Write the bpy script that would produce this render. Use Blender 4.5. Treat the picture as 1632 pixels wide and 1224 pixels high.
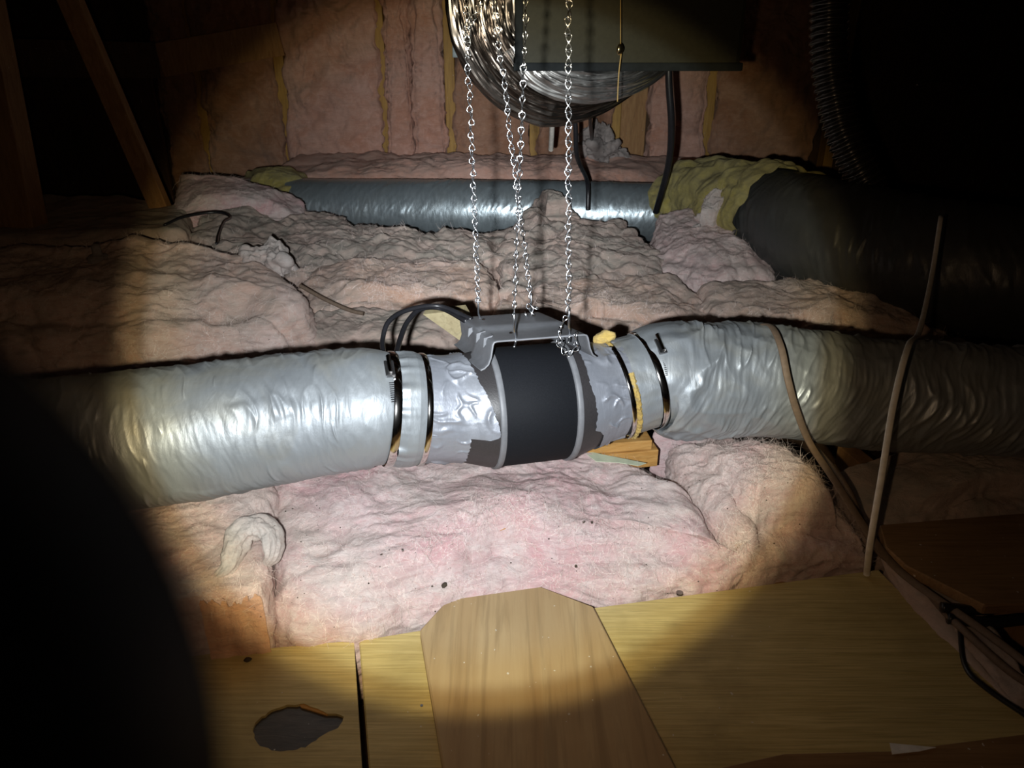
import bpy, bmesh, math, random
import numpy as np
from mathutils import Vector, Matrix
random.seed(7); RNG = np.random.default_rng(11)
for o in list(bpy.data.objects): bpy.data.objects.remove(o)
S = bpy.context.scene; COL = S.collection
PI = math.pi

# ------------------------------------------------------------------ camera
FPX = 1226.0; PITCH = math.radians(25.8); CAMZ = 0.85
cp, sp = math.cos(PITCH), math.sin(PITCH)
CAM = np.array([0, 0, CAMZ]); FW = np.array([0, cp, -sp]); UP = np.array([0, sp, cp]); RT = np.array([1.0, 0, 0])
cd = bpy.data.cameras.new('camera'); cam = bpy.data.objects.new('camera', cd); COL.objects.link(cam)
cd.sensor_width = 36; cd.lens = FPX * 36 / 1632; cd.clip_start = 0.004; cd.clip_end = 60
cam.location = CAM; cam.rotation_euler = (PI / 2 - PITCH, 0, 0)
cd.dof.use_dof = True; cd.dof.focus_distance = 1.5; cd.dof.aperture_fstop = 10.5
S.camera = cam
def ray(px, py): return FW + (px - 816) / FPX * RT + (612 - py) / FPX * UP
def W(px, py, z):                       # point seen at a pixel, lying at height z
    r = ray(px, py); return CAM + r * ((z - CAMZ) / r[2])
def Y(px, py, y):                       # point seen at a pixel, lying at distance y
    r = ray(px, py); return CAM + r * (y / r[1])

# ------------------------------------------------------------------ world, exposure, flashlight beam
S.view_settings.view_transform = 'Standard'; S.view_settings.look = 'None'
S.view_settings.gamma = 1; S.view_settings.use_curve_mapping = False; S.view_settings.exposure = 0.0
wd = bpy.data.worlds.new('world'); S.world = wd; wd.use_nodes = True
wd.node_tree.nodes['Background'].inputs[0].default_value = (1, .8, .65, 1)
wd.node_tree.nodes['Background'].inputs[1].default_value = 0.004
def camspace(x, y, d): return CAM + FW * d + RT * x + UP * y
LPOS = camspace(-0.053, -0.026, 0.0535)
def unit(v): v = np.array(v, float); return v / np.linalg.norm(v)
AX = unit(camspace((768 - 816) / FPX * 1.4, (612 - 568) / FPX * 1.4, 1.4) - LPOS)     # beam axis
CORE = unit(camspace((790 - 816) / FPX * 3, (612 - 290) / FPX * 3, 3) - LPOS)         # brightest core of the beam
ld = bpy.data.lights.new('flashlight_beam', 'SPOT'); lo = bpy.data.objects.new('flashlight_beam', ld); COL.objects.link(lo)
lo.location = LPOS; lo.rotation_euler = Vector(AX).to_track_quat('-Z', 'Y').to_euler()
ld.energy = 76; ld.spot_size = math.radians(150); ld.spot_blend = 0.3; ld.shadow_soft_size = 0.009
ld.use_nodes = True; nt = ld.node_tree; N = nt.nodes; L = nt.links; N.clear()
def nd(t, **k):
    n = N.new(t)
    for a, b in k.items(): setattr(n, a, b)
    return n
def mth(op, a, b=None):
    n = nd('ShaderNodeMath', operation=op)
    for i, v in enumerate((a, b)):
        if v is None: continue
        if isinstance(v, (int, float)): n.inputs[i].default_value = v
        else: L.new(v, n.inputs[i])
    return n.outputs[0]
geo = nd('ShaderNodeNewGeometry')
def ang(vec):
    n = nd('ShaderNodeVectorMath', operation='DOT_PRODUCT'); L.new(geo.outputs['Incoming'], n.inputs[0])
    n.inputs[1].default_value = tuple(-vec)
    return mth('MULTIPLY', mth('ARCCOSINE', mth('ABSOLUTE', n.outputs['Value'])), 180 / PI)
a1 = ang(AX); a2 = ang(CORE)
rp = nd('ShaderNodeValToRGB'); L.new(mth('DIVIDE', a1, 60), rp.inputs[0])
cr = rp.color_ramp; cr.interpolation = 'EASE'
stops = [(0, (.92, .97, 1.0)), (15, (.92, .96, .99)), (20.5, (.92, .94, .91)), (24.0, (.86, .80, .60)), (25.3, (.46, .35, .18)),
         (27.2, (.070, .047, .027)), (32, (.054, .035, .020)), (40, (.036, .024, .015)), (58, (.012, .008, .006))]
while len(cr.elements) < len(stops): cr.elements.new(0.5)
for e, (p, c) in zip(cr.elements, stops): e.position = p / 60; e.color = (*c, 1)
g = mth('POWER', 2.71828, mth('MULTIPLY', mth('POWER', mth('DIVIDE', a2, 11.5), 2), -1))
em = nd('ShaderNodeEmission'); L.new(rp.outputs[0], em.inputs[0])
L.new(mth('ADD', mth('MULTIPLY', g, 2.7), 1), em.inputs[1])
ol = nd('ShaderNodeOutputLight'); L.new(em.outputs[0], ol.inputs[0])

# ------------------------------------------------------------------ numpy noise
_perm = RNG.permutation(256); _g = RNG.normal(size=(256, 3)); _g /= np.linalg.norm(_g, axis=1)[:, None]
def pn(P):
    P = np.asarray(P, float); i = np.floor(P).astype(np.int64); f = P - i
    u = f * f * f * (f * (f * 6 - 15) + 10); r = 0
    for dx in (0, 1):
        for dy in (0, 1):
            for dz in (0, 1):
                h = _perm[(_perm[(_perm[(i[..., 0] + dx) & 255] + i[..., 1] + dy) & 255] + i[..., 2] + dz) & 255]
                d = (_g[h] * (f - np.array([dx, dy, dz]))).sum(-1)
                wx = u[..., 0] if dx else 1 - u[..., 0]; wy = u[..., 1] if dy else 1 - u[..., 1]; wz = u[..., 2] if dz else 1 - u[..., 2]
                r = r + d * wx * wy * wz
    return r * 1.5
def fbm(P, o=4, g=.5):
    a = 1; r = 0; P = np.asarray(P, float)
    for k in range(o): r = r + a * pn(P * 2 ** k + 17.3 * k); a *= g
    return r

# ------------------------------------------------------------------ object helpers
ORG = {}
def thing(name, label, cat, loc=(0, 0, 0), group=None):
    o = bpy.data.objects.new(name, None); COL.objects.link(o); o.location = Vector(loc); o.empty_display_size = .05
    ORG[o.name] = np.array(loc, float); o['label'] = label; o['category'] = cat
    if group: o['group'] = group
    return o
def tag(o, label, cat, group=None, kind=None):
    o['label'] = label; o['category'] = cat
    if group: o['group'] = group
    if kind: o['kind'] = kind
    return o
def org(o): return ORG[o.name] if o is not None else np.zeros(3)
def mk(name, V, F, m, parent=None, smooth=True, kind=None, loc=None):
    V = np.asarray(V, float).reshape(-1, 3)
    base = org(parent)
    me = bpy.data.meshes.new(name)
    own = np.zeros(3)
    if parent is None:
        own = V.mean(0) if loc is None else np.array(loc, float); own = own.copy()
        if loc is None: own[2] = V[:, 2].min()
    V = V - base - own
    if isinstance(F, np.ndarray):
        k = F.shape[1]; me.vertices.add(len(V)); me.vertices.foreach_set('co', V.ravel())
        me.loops.add(F.size); me.loops.foreach_set('vertex_index', F.ravel().astype(np.int32))
        me.polygons.add(len(F)); me.polygons.foreach_set('loop_start', np.arange(0, F.size, k, dtype=np.int32))
        me.update(calc_edges=True); me.validate()
    else:
        me.from_pydata([tuple(v) for v in V], [], F); me.update()
    me.polygons.foreach_set('use_smooth', [smooth] * len(me.polygons))
    me.materials.append(m)
    o = bpy.data.objects.new(name, me); COL.objects.link(o)
    if parent is not None: o.parent = parent
    else: o.location = Vector(own)
    ORG[o.name] = base + own
    if kind: o['kind'] = kind
    return o
def mkbm(name, bm, m, parent=None, smooth=False, kind=None):
    bmesh.ops.recalc_face_normals(bm, faces=bm.faces[:])
    V = [tuple(v.co) for v in bm.verts]; bm.verts.index_update()
    F = [tuple(v.index for v in f.verts) for f in bm.faces]; bm.free()
    return mk(name, V, F, m, parent, smooth, kind)
def grid_faces(nu, nv, wrapu=False, wrapv=False):
    iu = np.arange(nu if wrapu else nu - 1); iv = np.arange(nv if wrapv else nv - 1)
    a, b = np.meshgrid(iu, iv, indexing='ij'); a2 = (a + 1) % nu; b2 = (b + 1) % nv
    return np.stack([a * nv + b, a2 * nv + b, a2 * nv + b2, a * nv + b2], -1).reshape(-1, 4)
def bm_box(bm, c, size, X=(1, 0, 0), Yv=(0, 1, 0), bev=.0):
    X = Vector(X).normalized(); Yv = Vector(Yv); Z = X.cross(Yv).normalized(); Yv = Z.cross(X)
    M = Matrix((X, Yv, Z)).transposed().to_4x4(); M.translation = Vector(c)
    r = bmesh.ops.create_cube(bm, size=1, matrix=M @ Matrix.Diagonal((*size, 1)))
    if bev:
        es = list({e for v in r['verts'] for e in v.link_edges})
        bmesh.ops.bevel(bm, geom=es, offset=bev, segments=2, affect='EDGES', profile=.6)
def beam(name, p0, p1, w, h, m, parent=None, side=(0, 1, 0), bev=.003):
    p0 = Vector(p0); p1 = Vector(p1); bm = bmesh.new()
    bm_box(bm, (p0 + p1) / 2, ((p1 - p0).length, w, h), p1 - p0, side, bev)
    return mkbm(name, bm, m, parent)
def prism(name, top, th, m, parent=None, bev=.002, hole=None):
    bm = bmesh.new(); top = [Vector(p) for p in top]
    if hole is None:
        f = bm.faces.new([bm.verts.new(p) for p in top])
        r = bmesh.ops.extrude_face_region(bm, geom=[f])
        bmesh.ops.translate(bm, vec=(0, 0, -th), verts=[v for v in r['geom'] if isinstance(v, bmesh.types.BMVert)])
        if bev: bmesh.ops.bevel(bm, geom=bm.edges[:], offset=bev, segments=1, affect='EDGES')
    else:
        es = []
        for lp in (top, [Vector(p) for p in hole]):
            vs = [bm.verts.new(p) for p in lp]; es += [bm.edges.new((vs[i], vs[(i + 1) % len(vs)])) for i in range(len(vs))]
        bmesh.ops.triangle_fill(bm, use_beauty=True, use_dissolve=False, edges=es)
        r = bmesh.ops.extrude_face_region(bm, geom=bm.faces[:])
        bmesh.ops.translate(bm, vec=(0, 0, -th), verts=[v for v in r['geom'] if isinstance(v, bmesh.types.BMVert)])
    return mkbm(name, bm, m, parent)
def catmull(P, n):
    P = np.asarray(P, float)
    if len(P) == 2: t = np.linspace(0, 1, n)[:, None]; return P[0] * (1 - t) + P[1] * t
    Q = np.vstack([2 * P[0] - P[1], P, 2 * P[-1] - P[-2]]); k = len(P) - 1
    t = np.linspace(0, k - 1e-9, n * 4); i = t.astype(int); f = (t - i)[:, None]
    a, b, c, d = Q[i], Q[i + 1], Q[i + 2], Q[i + 3]
    R = .5 * (2 * b + (c - a) * f + (2 * a - 5 * b + 4 * c - d) * f ** 2 + (3 * b - a - 3 * c + d) * f ** 3)
    s = np.r_[0, np.cumsum(np.linalg.norm(np.diff(R, axis=0), axis=1))]; q = np.linspace(0, s[-1], n)
    return np.stack([np.interp(q, s, R[:, j]) for j in range(3)], 1)
def arclen(C): return np.r_[0, np.cumsum(np.linalg.norm(np.diff(C, axis=0), axis=1))]
def frames(C):
    T = np.gradient(C, axis=0); T /= np.linalg.norm(T, axis=1)[:, None]
    n = np.cross(T[0], [0, 0, 1.0]); 
    if np.linalg.norm(n) < .05: n = np.cross(T[0], [0, 1.0, 0])
    A = []
    for t in T:
        n = n - t * (n @ t); n /= np.linalg.norm(n); A.append(n.copy())
    A = np.array(A); return T, A, -np.cross(T, A)          # T, front, up   (front = T x up)
def tube_v(P, r, n=60, k=8, flat=1.0, rnd=0):
    C = catmull(P, n)
    if rnd: C = C + np.stack([pn(np.c_[arclen(C) * 9, np.full(n, 3.1 * j + rnd), np.zeros(n)]) for j in range(3)], 1) * .006
    T, A, U = frames(C); th = np.linspace(0, 2 * PI, k, endpoint=False)
    r = np.broadcast_to(np.asarray(r, float), (n,))
    V = C[:, None] + r[:, None, None] * (np.cos(th)[None, :, None] * A[:, None] + flat * np.sin(th)[None, :, None] * U[:, None])
    F = [tuple(f) for f in grid_faces(n, k, wrapv=True)] + [tuple(range(k)), tuple(range((n - 1) * k, n * k))]
    return V.reshape(-1, 3), F
def tube(name, P, r, m, parent=None, n=60, k=8, flat=1.0, rnd=0):
    V, F = tube_v(P, r, n, k, flat, rnd); return mk(name, V, F, m, parent)
def surf(C, rfun, nv=160, th0=-PI, th1=PI):              # tube surface with free radius function r(s, theta)
    T, A, U = frames(C); s = arclen(C); full = abs(th1 - th0 - 2 * PI) < 1e-6
    th = np.linspace(th0, th1, nv, endpoint=not full)
    Sg, Tg = np.meshgrid(s, th, indexing='ij'); R = rfun(Sg, Tg)
    V = C[:, None] + R[..., None] * (np.cos(Tg)[..., None] * A[:, None] + np.sin(Tg)[..., None] * U[:, None])
    return V.reshape(-1, 3), grid_faces(len(C), nv, wrapv=full)

# ------------------------------------------------------------------ materials
def material(name, build):
    m = bpy.data.materials.new(name); m.use_nodes = True; t = m.node_tree; b = t.nodes['Principled BSDF']
    class K: pass
    k = K(); k.t = t; k.b = b
    def n(ty, **kw):
        x = t.nodes.new(ty)
        for a, v in kw.items(): setattr(x, a, v)
        return x
    def setv(sock, v):
        if hasattr(v, 'is_output'): t.links.new(v, sock)
        elif isinstance(v, tuple) and len(v) == 3 and sock.type == 'RGBA': sock.default_value = (*v, 1)
        else: sock.default_value = v
    k.n = n; k.set = setv
    tc = n('ShaderNodeNewGeometry'); k.pos = tc.outputs['Position']; k.nor = tc.outputs['Normal']
    def mapping(scale=(1, 1, 1), rot=(0, 0, 0), vec=None):
        x = n('ShaderNodeMapping'); setv(x.inputs['Vector'], vec or k.pos); x.inputs['Scale'].default_value = scale; x.inputs['Rotation'].default_value = rot
        return x.outputs[0]
    def noise(sc, vec=None, det=4, rough=.55, dist=0):
        x = n('ShaderNodeTexNoise'); setv(x.inputs['Vector'], vec or k.pos); x.inputs['Scale'].default_value = sc
        x.inputs['Detail'].default_value = det; x.inputs['Roughness'].default_value = rough; x.inputs['Distortion'].default_value = dist
        return x.outputs['Fac']
    def ramp(f, stops, ip='LINEAR'):
        x = n('ShaderNodeValToRGB'); setv(x.inputs[0], f); e = x.color_ramp.elements; x.color_ramp.interpolation = ip
        while len(e) < len(stops): e.new(.5)
        for q, (p, c) in zip(e, stops):
            q.position = p; q.color = (*c, 1) if isinstance(c, tuple) else (c, c, c, 1)
        return x.outputs[0]
    def mix(f, a, c):
        x = n('ShaderNodeMix', data_type='RGBA'); setv(x.inputs[0], f); setv(x.inputs[6], a); setv(x.inputs[7], c); return x.outputs[2]
    def math_(op, a, c=0.0):
        x = n('ShaderNodeMath', operation=op); setv(x.inputs[0], a); setv(x.inputs[1], c); return x.outputs[0]
    def bump(h, st=.4, d=.003):
        x = n('ShaderNodeBump'); setv(x.inputs['Height'], h); x.inputs['Strength'].default_value = st; x.inputs['Distance'].default_value = d
        t.links.new(x.outputs[0], b.inputs['Normal'])
    k.mapping, k.noise, k.ramp, k.mix, k.math, k.bump = mapping, noise, ramp, mix, math_, bump
    def P(**kw):
        for a, v in kw.items(): setv(b.inputs[a.replace('_', ' ')], v)
    k.P = P
    build(k); return m
def fluff(name, c1, c2, dust, dustamt, lay=1.0, sc=1.0):
    def f(k):
        big = k.noise(5 * sc, det=5, dist=1.0); mid = k.noise(20 * sc, det=7, rough=.62, dist=1.6)
        sw = k.noise(1, k.mapping((26, 60, 70), (.3, .2, .5)), 7, .68, 2.5)
        lay_v = k.noise(1, k.mapping((10, 10, 95), (.12, .08, 0)), 6, .65, 1.0)
        fib = k.noise(1, k.mapping((150, 260, 300), (.4, .3, .5)), 5, .75, 2.0)
        c = k.mix(k.ramp(big, [(.38, 0.0), (.62, 1.0)]), c1, c2)
        pale = tuple(min(.9, x * 1.12 + .07) for x in c1)
        c = k.mix(k.math('MULTIPLY', k.ramp(mid, [(.45, 0.0), (.70, 1.0)]), .6), c, pale)
        c = k.mix(k.math('MULTIPLY', k.ramp(sw, [(.56, 0.0), (.70, 1.0)]), .5), c, pale)
        c = k.mix(k.math('MULTIPLY', k.ramp(sw, [(.30, 1.0), (.46, 0.0)]), .55), c, (c2[0] * .86, c2[1] * .68, c2[2] * .64))
        c = k.mix(k.math('MULTIPLY', k.ramp(lay_v, [(.36, 1.0), (.50, 0.0)]), .4 * lay), c, tuple(x * .6 for x in c2))
        z = k.n('ShaderNodeSeparateXYZ'); k.set(z.inputs[0], k.nor)
        up = k.ramp(z.outputs[2], [(.15, 0.12), (.9, 1.0)])
        d = k.math('MULTIPLY', k.math('MULTIPLY', k.ramp(k.noise(9, det=7, rough=.65, dist=1.0), [(.36, .0), (.60, 1.0)]), up), dustamt)
        c = k.mix(d, c, dust)
        spk = k.ramp(k.noise(190, det=2), [(.69, 0.0), (.74, 1.0)]); sp2 = k.ramp(k.noise(30, det=1), [(.5, 0.0), (.62, 1.0)])
        c = k.mix(k.math('MULTIPLY', k.math('MULTIPLY', spk, sp2), .85), c, (.10, .07, .05))
        k.P(Base_Color=c, Roughness=.95, Sheen_Weight=.2, Sheen_Roughness=.6, Specular_IOR_Level=.1)
        h = k.math('ADD', k.math('MULTIPLY', fib, .8), k.math('MULTIPLY', lay_v, .4)); k.bump(k.math('ADD', k.math('ADD', h, mid), mid), .7, .005)
    return material(name, f)
M = {}
M['pink'] = fluff('pink_fibreglass', (.82, .66, .63), (.76, .50, .48), (.60, .54, .49), .45)
M['pinkbright'] = fluff('bright_pink_fibreglass', (.82, .66, .64), (.77, .46, .48), (.60, .54, .48), .4)
M['peach'] = fluff('peach_fibreglass', (.74, .55, .47), (.70, .45, .33), (.50, .43, .36), .65)
M['pinkmid'] = fluff('pink_peach_fibreglass', (.82, .63, .57), (.76, .51, .42), (.58, .51, .43), .5)
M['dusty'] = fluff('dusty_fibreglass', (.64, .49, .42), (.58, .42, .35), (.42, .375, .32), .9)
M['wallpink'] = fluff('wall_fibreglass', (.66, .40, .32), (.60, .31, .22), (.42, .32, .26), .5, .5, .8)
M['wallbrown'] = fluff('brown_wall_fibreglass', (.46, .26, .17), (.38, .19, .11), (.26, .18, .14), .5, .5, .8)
M['orange'] = fluff('orange_fibreglass', (.86, .50, .32), (.80, .42, .26), (.55, .45, .38), .15)
M['yellow'] = fluff('yellow_fibreglass', (.50, .42, .12), (.40, .33, .07), (.33, .29, .16), .45)
M['pale'] = fluff('pale_grey_fluff', (.66, .60, .57), (.62, .50, .46), (.52, .50, .47), .6)
M['golden'] = fluff('golden_fibreglass', (.62, .44, .12), (.50, .32, .06), (.45, .36, .16), .2)
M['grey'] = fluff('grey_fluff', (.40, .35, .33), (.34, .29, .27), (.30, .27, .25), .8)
def fibre(k): k.P(Base_Color=k.ramp(k.noise(300, det=1), [(.35, (.60, .42, .37)), (.55, (.88, .78, .74))]), Roughness=.8)
M['fibre'] = material('loose_fibre', fibre)
def silver(name, base, rough=.36, metal=.75, dust=.35):
    def f(k):
        n1 = k.noise(1, k.mapping((70, 22, 22)), 5, .6, .5)
        st = k.ramp(k.noise(7, det=5, dist=.7), [(.5, 0.0), (.68, 1.0)])
        c = k.mix(k.math('MULTIPLY', st, dust), base, (.42, .38, .26))
        k.P(Base_Color=c, Metallic=metal, Roughness=k.ramp(n1, [(.3, rough - .09), (.7, rough + .12)]))
        k.bump(k.math('ADD', n1, k.math('MULTIPLY', k.noise(55, det=4), .5)), .35, .003)
    return material(name, f)
M['silver'] = silver('silver_jacket', (.355, .385, .41), .47, .45)
M['silverback'] = silver('grey_blue_jacket', (.46, .54, .58), .34, .7, .1)
M['tape'] = silver('silver_tape', (.33, .35, .40), .42, .4, .05)
M['black_jacket'] = silver('black_jacket', (.075, .077, .078), .42, .25, .05)
def wood(name, c1, c2, rotz=0.0, sc=(6, 130, 60), rough=.6, dirt=.3):
    def f(k):
        v = k.mapping(sc, (0, 0, rotz)); g1 = k.noise(1, v, 6, .6, 1.0)
        c = k.mix(k.ramp(g1, [(.32, 0.0), (.68, 1.0)]), c2, c1)
        c = k.mix(k.math('MULTIPLY', k.ramp(k.noise(5, det=6, dist=.5), [(.48, 0.0), (.7, 1.0)]), dirt), c, tuple(x * .45 for x in c2))
        c = k.mix(k.math('MULTIPLY', k.ramp(k.noise(130, det=1), [(.775, 0.0), (.79, 1.0)]), .8), c, (.75, .72, .65))
        g2 = k.noise(1, k.mapping(tuple(q * 2.5 for q in sc), (0, 0, rotz)), 4, .6, .6); c = k.mix(k.math('MULTIPLY', k.ramp(g2, [(.35, 1.0), (.5, 0.0)]), .4), c, tuple(x * .55 for x in c2))
        k.P(Base_Color=c, Roughness=rough, Specular_IOR_Level=.35); k.bump(g1, .3, .0015)
    return material(name, f)
BR = math.radians(-13)
M['ply'] = wood('plywood', (.70, .57, .26), (.50, .385, .15), BR, (5, 150, 60), .5, .5)
M['plank'] = wood('pine_plank', (.50, .365, .20), (.43, .295, .15), BR, (32, 1.6, 40), .55, .2)
M['tan'] = wood('tan_offcut', (.34, .29, .17), (.28, .23, .13), .1, (60, 8, 60), .6, .2)
M['wood_or'] = wood('orange_pine', (.62, .36, .12), (.46, .23, .06), .1, (8, 60, 90), .5, .1)
M['wood_stud'] = wood('stud_pine', (.50, .30, .08), (.38, .21, .05), 0, (60, 60, 5), .6, .25)
M['wood_brown'] = wood('brown_timber', (.46, .27, .12), (.34, .18, .075), 0, (50, 50, 6), .7, .3)
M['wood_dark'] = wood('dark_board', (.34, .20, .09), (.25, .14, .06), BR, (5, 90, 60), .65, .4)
M['sheath'] = wood('dark_sheathing', (.10, .055, .03), (.06, .035, .02), 0, (50, 50, 5), .8, .4)
def plain(name, col, rough=.5, metal=0.0, bumpn=0, spec=.5):
    def f(k):
        n1 = k.noise(60 if not bumpn else bumpn, det=4)
        k.P(Base_Color=k.mix(k.ramp(n1, [(.35, 0.0), (.65, 1.0)]), tuple(x * .88 for x in col), tuple(min(1, x * 1.08) for x in col)), Roughness=rough, Metallic=metal, Specular_IOR_Level=spec)
        if bumpn: k.bump(n1, .25, .001)
    return material(name, f)
M['fanblack'] = plain('matte_black_plastic', (.0105, .0115, .0145), .7, 0, 500, .15)
M['fandark'] = plain('dark_cone_plastic', (.038, .035, .037), .45, 0, 400)
M['fangrey'] = plain('grey_plastic', (.19, .195, .21), .5)
M['fangrey2'] = plain('grey_mount', (.16, .165, .18), .45)
M['chain'] = plain('zinc_wire', (.80, .82, .86), .25, 1.0)
M['chrome'] = plain('bright_steel', (.72, .70, .68), .12, 1.0)
M['steel'] = plain('dull_steel', (.35, .35, .36), .4, 1.0)
M['cable'] = plain('black_cable', (.015, .015, .018), .35)
M['greycable'] = plain('grey_cable', (.82, .78, .70), .6)
M['browncable'] = plain('dusty_brown_cable', (.17, .12, .085), .7, 0, 120)
M['box'] = plain('olive_panel', (.030, .028, .016), .6, 0, 90, .2)
M['boxlip'] = plain('dark_lip', (.02, .023, .025), .8, spec=.08)
M['foil'] = plain('crumpled_foil', (.80, .80, .80), .32, 1.0)
M['foildark'] = plain('dark_foil', (.33, .29, .26), .24, 1.0)
M['hose'] = plain('glossy_black_hose', (.11, .105, .10), .27, .75)
M['hosewire'] = plain('hose_rib', (.55, .54, .52), .2, .9)
M['dark'] = plain('black_shell', (.004, .004, .004), .6, spec=.05)
M['paper'] = plain('white_paper', (.88, .87, .84), .7)
M['greenpaper'] = plain('pale_green_paper', (.62, .68, .50), .7)
M['cord'] = plain('gold_cord', (.45, .30, .10), .5)
M['brass'] = plain('brass_bead', (.75, .62, .35), .25, 1.0)
M['hole'] = wood('torn_dark_veneer', (.12, .10, .08), (.07, .058, .048), BR, (20, 120, 60), .4, .5)
M['torn'] = plain('orange_torn_wood', (.55, .27, .06), .7)
M['debris'] = plain('dark_debris', (.06, .045, .03), .8)
M['cream'] = plain('pale_blue_plastic', (.45, .55, .58), .5)
M['glow'] = plain('reflector', (.9, .9, .9), .1, 1.0)

# ------------------------------------------------------------------ setting
def st(o): o['kind'] = 'structure'; return o
def slab(name, c, size, m, parent=None):
    bm = bmesh.new(); bm_box(bm, c, size); return mkbm(name, bm, m, parent)
floor = st(slab('floor', (0, 1.6, -.16), (7, 6.4, .02), M['sheath']))
YW = 4.12
wall = st(slab('wall_back', (0, YW + .13, .8), (7, .02, 2.2), M['sheath']))
st(slab('wall_left', (-3.45, 1.6, .8), (.02, 6.4, 2.2), M['sheath']))
st(slab('wall_right', (3.45, 1.6, .8), (.02, 6.4, 2.2), M['sheath']))
ceil = st(slab('ceiling', (0, 1.6, 1.9), (7, 6.4, .02), M['sheath']))
db = np.array([math.sin(math.radians(-13.1)), math.cos(math.radians(13.1)), 0]); eb = np.array([db[1], -db[0], 0])
for q in (-1.0, -.62, -.22, .18, .58, .98, 1.38):        # joists carrying the boards
    a = np.array([0, .4, -.075]) + eb * q - db * .9; b = a + db * 1.8
    beam('joist', a, b, .04, .10, M['wood_brown'], floor)
for yy in (.2, .74, 1.28, 1.8, 2.4, 3.0):                # rafters overhead; the chains hang from two of them
    beam('rafter', (-3.2, yy - .1, 1.76), (3.2, yy - .1, 1.76), .05, .25, M['wood_brown'], ceil)
studs = [325, 456, 613, 719, 852, 981, 1128, 1330]
def XW(px): return Y(px, 200, YW)[0]
for px in studs: beam('stud', (XW(px), YW + .045, -.14), (XW(px), YW + .045, 1.8), .05, .09, M['wood_stud'], wall, (1, 0, 0))
beam('stud', (XW(1012), YW + .08, -.14), (XW(1012), YW + .08, 1.8), .13, .03, M['wood_brown'], wall, (1, 0, 0))

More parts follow.
